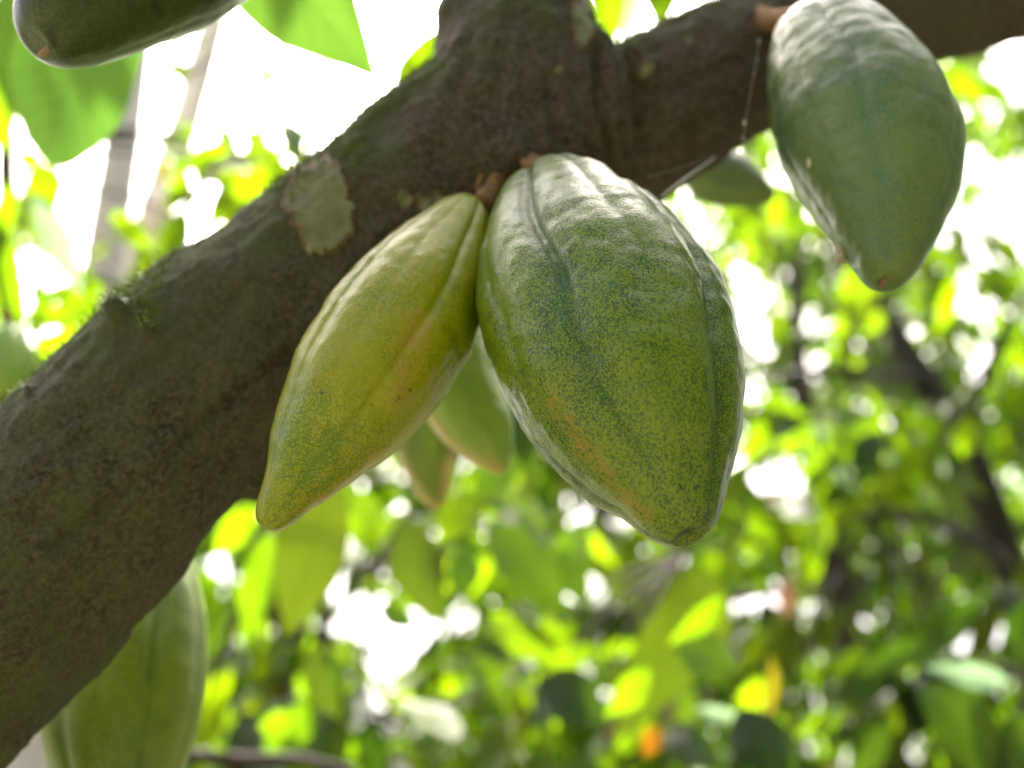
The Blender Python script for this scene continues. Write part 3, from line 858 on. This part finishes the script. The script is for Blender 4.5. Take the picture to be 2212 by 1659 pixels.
hero(t5, [(720, 1020, 1.15, 610, 1400, 1.1, 78, 'olive', 0, .2), (580, 1150, 1.3, 530, 1400, 1.25, 40, 'green', 3, .3), (880, 1120, 1.2, 925, 1350, 1.15, 62, 'olive', 0, -.2), (780, 1060, 1.25, 800, 1200, 1.2, 45, 'green', 3, .1),
          (670, 1400, 1.45, 710, 1570, 1.4, 36, 'olive', 2, -.2), (560, 1570, 1.3, 650, 1560, 1.3, 30, 'bright', 1, 0), (1020, 1060, 1.3, 950, 1170, 1.25, 40, 'green', 3, .2),
          (900, 1350, 1.5, 800, 1310, 1.5, 24, 'dark', 2, 0), (560, 1090, 1.3, 450, 1200, 1.25, 34, 'bright', 1, .2), (1000, 1180, 1.5, 1010, 1290, 1.45, 36, 'dark', 0, .2), (1110, 840, 1.1, 1150, 1010, 1.05, 42, 'dark', 0, .2), (1130, 960, 1.2, 1010, 1090, 1.2, 40, 'dark', 3, .1), (1120, 700, 1.2, 1110, 900, 1.15, 46, 'dark', 3, .1)])

# --- leafy shoot close by, at the far edge, with broad sunlit leaves
t6 = empty('cacao_shoot', (-.55, 1.0, 0))
tag(t6, 'leafy shoot with broad translucent leaves beside the pale trunks', 'shoot')
st6 = [W3(-.62, 1.0, -.05), W3(-.60, .98, .9), P(25, 1000, 1.0), P(18, 700, 1.02), P(14, 400, 1.05), P(8, 100, 1.1), P(0, -150, 1.15)]
twig(t6, st6, [.014, .013, .0085, .008, .008, .0075, .006], 'stem', M['lf_green'] and M['twig'], 9, 40)
hero(t6, [(262, -90, .76, 50, 356, .80, 150, 'soft', 4, .1), (30, -60, .95, 8, 262, .95, 46, 'soft', 3, .1), (80, 350, 1.0, 118, 450, 1.0, 36, 'bright', 3, .2), (78, 420, 1.0, 172, 625, .98, 32, 'pale', 0, .3), (2, 480, 1.0, 38, 740, 1.0, 30, 'green', 3, .1),
          (60, 700, 1.0, 182, 655, 1.0, 26, 'bright', 1, .1), (60, 690, 1.05, 150, 590, 1.05, 16, 'green', 2, .2), (30, 380, 1.0, -10, 560, 1.0, 24, 'green', 0, .1), (40, 330, 1.05, 90, 360, 1.05, 20, 'bright', 1, 0),
          (40, 780, 1.0, 240, 700, 1.0, 34, 'bright', 0, .1), (20, 820, 1.0, 150, 780, 1.0, 30, 'green', 1, .1), (10, 560, 1.1, -40, 800, 1.1, 40, 'green', 0, 0), (20, 120, 1.0, -20, 330, 1.0, 40, 'green', 0, 0)])

# --- bush behind the upper edge of the trunk
t7 = empty('cacao_bush', (-.75, 1.7, 0))
tag(t7, 'bright young leaves rising behind the lichen patch on the trunk', 'bush')
st7 = [W3(-.75, 1.7, -.05), W3(-.73, 1.7, 1.0), P(330, 900, 1.75), P(350, 650, 1.8), P(390, 480, 1.85), P(440, 380, 1.9)]
twig(t7, st7, [.016, .014, .011, .009, .007, .003], 'stem', M['twig'], 8, 30)
twig(t7, [P(390, 480, 1.85), P(480, 362, 1.8), P(620, 372, 1.8)], [.005, .007, .006], 'twig', M['bark_pale'], 7, 12)
twig(t7, [P(360, 620, 1.8), P(480, 560, 1.7), P(560, 440, 1.65)], [.006, .005, .003], 'twig', M['twig'], 7, 12)
hero(t7, [(345, 335, 1.8, 352, 400, 1.8, 14, 'yellow', 3, 0), (405, 370, 1.8, 372, 455, 1.8, 26, 'bright', 0, .2), (470, 345, 1.8, 470, 296, 1.8, 24, 'bright', 3, .1), (400, 410, 1.8, 345, 460, 1.8, 20, 'bright', 3, 0),
          (240, 460, 1.8, 330, 540, 1.8, 26, 'bright', 0, .1), (330, 560, 1.75, 285, 640, 1.75, 32, 'bright', 3, .2), (400, 450, 1.8, 345, 600, 1.75, 34, 'green', 0, .3), (290, 540, 1.8, 345, 590, 1.8, 22, 'dark', 3, .1),
          (470, 380, 1.7, 560, 420, 1.7, 36, 'green', 0, .2), (600, 350, 1.6, 470, 510, 1.6, 44, 'bright', 3, .1), (640, 360, 1.6, 560, 420, 1.6, 30, 'bright', 1, .1), (250, 620, 1.7, 400, 640, 1.7, 40, 'green', 0, .1),
          (370, 560, 1.7, 400, 640, 1.7, 34, 'bright', 3, .2), (210, 640, 1.8, 120, 800, 1.75, 40, 'green', 0, .2), (240, 660, 1.6, 110, 790, 1.6, 44, 'bright', 3, .1), (160, 760, 1.6, 60, 850, 1.6, 40, 'green', 0, .1)])

crown(t7, [[P(330, 900, 1.75), P(350, 650, 1.8), P(440, 380, 1.9)], [P(100, 900, 1.9), P(60, 600, 2.0), P(30, 300, 2.2)]], [(-40, 420, 560, 900, 1.6, 2.6, 60, .08, .15, PAL_SUN), (-40, 130, 280, 620, 1.7, 2.6, 34, .08, .15, PAL_SUN), (400, 660, 300, 520, 1.8, 2.8, 44, .07, .14, PAL_SUN), (300, 560, 230, 420, 2.4, 3.4, 16, .07, .13, PAL_SUN), (520, 900, 70, 300, 3.4, 4.5, 22, .08, .15, PAL_SUN)])
# --- overhanging branch at the top with two broad leaves
t8 = empty('overhanging_branch', Vector(P(640, -420, .95)))
tag(t8, 'overhanging leafy twig whose broad leaf touches the dark pod', 'branch')
twig(t8, [P(4, -140, 1.148), P(200, -420, 1.06), P(420, -480, 1.0), P(640, -420, .95), P(900, -330, .95), P(1250, -300, 1.0)], [.006, .008, .008, .0075, .006, .004], 'twig', M['twig'], 8, 28)
hero(t8, [(440, -210, .85, 816, 128, .82, 128, 'soft', 0, -.1), (920, -200, .95, 870, 22, .95, 44, 'bright', 3, .1), (985, 60, .80, 790, 226, .82, 36, 'bright', 2, .1), (1290, -200, 1.0, 1335, 110, .95, 46, 'green', 0, .1),
          (1380, -190, 1.1, 1352, 90, 1.05, 40, 'pale', 3, .1), (1440, -160, 1.0, 1420, 60, 1.0, 55, 'green', 0, -.2), (540, 150, 1.9, 620, 178, 1.9, 22, 'bright', 3, .2)])

# --- pale trunks far behind
for lab, pts, rad in [('thicker pale trunk rising behind the bright leaves', [(200, 1000, 4.2), (222, 610, 4.3), (262, 330, 4.5), (290, 130, 4.8), (330, -200, 5.4)], [.10, .09, .082, .078, .07]),
                      ('thinner pale slanting trunk beside the thicker pale one', [(280, 700, 5.0), (335, 460, 5.1), (395, 280, 5.3), (450, 90, 5.6), (520, -160, 6.2)], [.10, .09, .082, .078, .07])]:
    w0 = P(*pts[0])
    t = empty('pale_tree', (w0[0]-.1, w0[1], 0))
    tag(t, lab, 'tree', 'pale trees behind')
    q = [W3(w0[0]-.12, w0[1], -.1)]+[P(*z) for z in pts]
    twig(t, q, [rad[0]*1.25]+rad, 'trunk', M['bark_pale'], 24, 90)
    topp = P(*pts[-1])
    for k in range(3):
        e = topp+W3(rnd.uniform(-1.2, 1.2), rnd.uniform(-.6, 1), rnd.uniform(.8, 1.6))
        twig(t, [topp, (topp+e)/2+W3(0, 0, .2), e], [.04, .03, .01], 'limb', M['bark_pale'], 9, 12)
    st = topp
    crown(t, [[topp, topp+W3(-.6, .2, .8), topp+W3(.3, .3, 1.5)]], [(180, 800, -420, -120, 4.5, 6.2, 50, .16, .28, PAL_SUN), (300, 880, 60, 300, 5.0, 6.5, 14, .1, .18, PAL_SUN)])
t = empty('thin_sapling', (P(1150, 640, 2.2)[0]-.05, 2.0, 0))
tag(t, 'thin bare grey stem standing alone before the white sky', 'sapling')
twig(t, [W3(t.location[0], 2.0, -.05), P(640, 640, 2.2), P(672, 330, 2.3), P(705, 140, 2.4), P(715, -100, 2.6)], [.012, .010, .009, .008, .005], 'stem', M['bark_dark'], 8, 30)

# --- far mass of foliage
fv, ff, fuv = [], [], []
def far_leaf(base, L):
    gv_, gf_, gu = leaf_grid(4, 2, .19, .6, .2, .06, rnd.uniform(0, 6))
    yaw = rnd.uniform(0, 2*math.pi); dn = rnd.gauss(.7, .3)
    dr = np.array([math.cos(yaw)*.5, math.sin(yaw)*.5, -dn]); dr /= np.linalg.norm(dr)
    m = np.array(frame(base, base+dr*L, [rnd.gauss(0, 1), rnd.gauss(-.3, 1), rnd.gauss(.4, .6)]))
    k0 = len(fv)
    for p_ in gv_: fv.append(tuple(m[:3, :3]@np.array(p_)+m[:3, 3]))
    for f_ in gf_: ff.append(tuple(k0+i for i in f_))
    fuv.extend(gu)
for _ in range(26000):
    u, v, d = rnd.uniform(60, 2500), rnd.uniform(100, 1750), rnd.uniform(6.5, 9.5)
    if u < 1150 and v < 960-.812*u+rnd.uniform(40, 190): continue
    if 1150 <= u < 1480 and v < rnd.uniform(170, 300): continue
    c = P(u, v, d)
    if in_gap(c, 1.1): continue
    if noise.noise(Vector(c)*1.1) < -.3: continue
    if v < 480 and rnd.random() < (.4 if u < 1950 else .15): continue
    if u > 1950 and v < 600 and noise.noise(Vector(c)*.8+Vector((3, 0, 0))) < .0: continue
    far_leaf(c, rnd.uniform(.16, .31))

def leaf_mass(name, weights=(4, 4, 2), parent=None):
    me = bpy.data.meshes.new(name)
    me.from_pydata(fv, [], ff)
    me.polygons.foreach_set('use_smooth', [True]*len(ff))
    uvl = me.uv_layers.new(name='UVMap')
    vi = np.empty(len(me.loops), np.int32); me.loops.foreach_get('vertex_index', vi)
    uvl.data.foreach_set('uv', np.array(fuv, np.float32)[vi].ravel())
    for k in ('bright', 'green', 'dark'): me.materials.append(M['lf_'+k])
    mi = np.repeat(np.array([rnd.choices([0, 1, 2], weights)[0] for _ in range(len(ff)//8)]), 8)
    me.polygons.foreach_set('material_index', mi.astype(np.int32))
    o = bpy.data.objects.new(name, me); link(o, parent)
    fv.clear(); ff.clear(); fuv.clear()
    return o
fo = leaf_mass('distant_foliage', (6, 4, 1))
tag(fo, 'distant mass of plantation leaves closing the view behind the trees', 'foliage', kind='stuff')

# --- crown of the pod-bearing tree, unseen: leaves added towards the sun to shade the pods
sdn = np.array(sdir)
ctr = P(1100, 600, .42)
for _ in range(1500):
    t = rnd.uniform(.9, 2.6)
    c = ctr+sdn*t+np.array([rnd.gauss(.1, .6), abs(rnd.gauss(0, .5))-.15, rnd.gauss(0, .25)])
    u, v, d = pix(c)
    if d > 0 and -260 < u < 2480 and -330 < v: continue
    if d > 0 and pix(c-np.array([0, 0, .4]))[1] > -60 and -260 < u < 2480: continue
    far_leaf(c, rnd.uniform(.18, .3))
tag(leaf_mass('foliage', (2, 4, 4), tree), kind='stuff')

OPEN = np.array([-.42, -.12, .9]); OPEN /= np.linalg.norm(OPEN)
# --- unseen leaf canopy added around and behind the viewer, cutting and greening the fill
for _ in range(16000):
    az = rnd.uniform(0, 2*math.pi); el = math.asin(rnd.uniform(-.02, 1.0))
    rr = rnd.uniform(2.2, 6.0)
    dv = np.array([math.sin(az)*math.cos(el), math.cos(az)*math.cos(el), math.sin(el)])
    c = CAM+dv*rr
    if c[2] < .5: continue
    q = dv@FWD
    u, v, d = pix(c)
    if q > .15 and -520 < u < 2730 and -520 < v: continue
    if math.acos(max(-1, min(1, dv@sdn))) < math.radians(34) or math.degrees(math.acos(max(-1, min(1, dv@OPEN)))) < 36+46*rnd.random()**.4: continue
    if noise.noise(Vector(dv)*2.3) < -.55: continue
    far_leaf(c, rnd.uniform(.25, .42))
fo = leaf_mass('added_shade_canopy', (0, 2, 7))
tag(fo, 'unseen leafy canopy added round about the viewer to shape the light', 'foliage', kind='stuff')
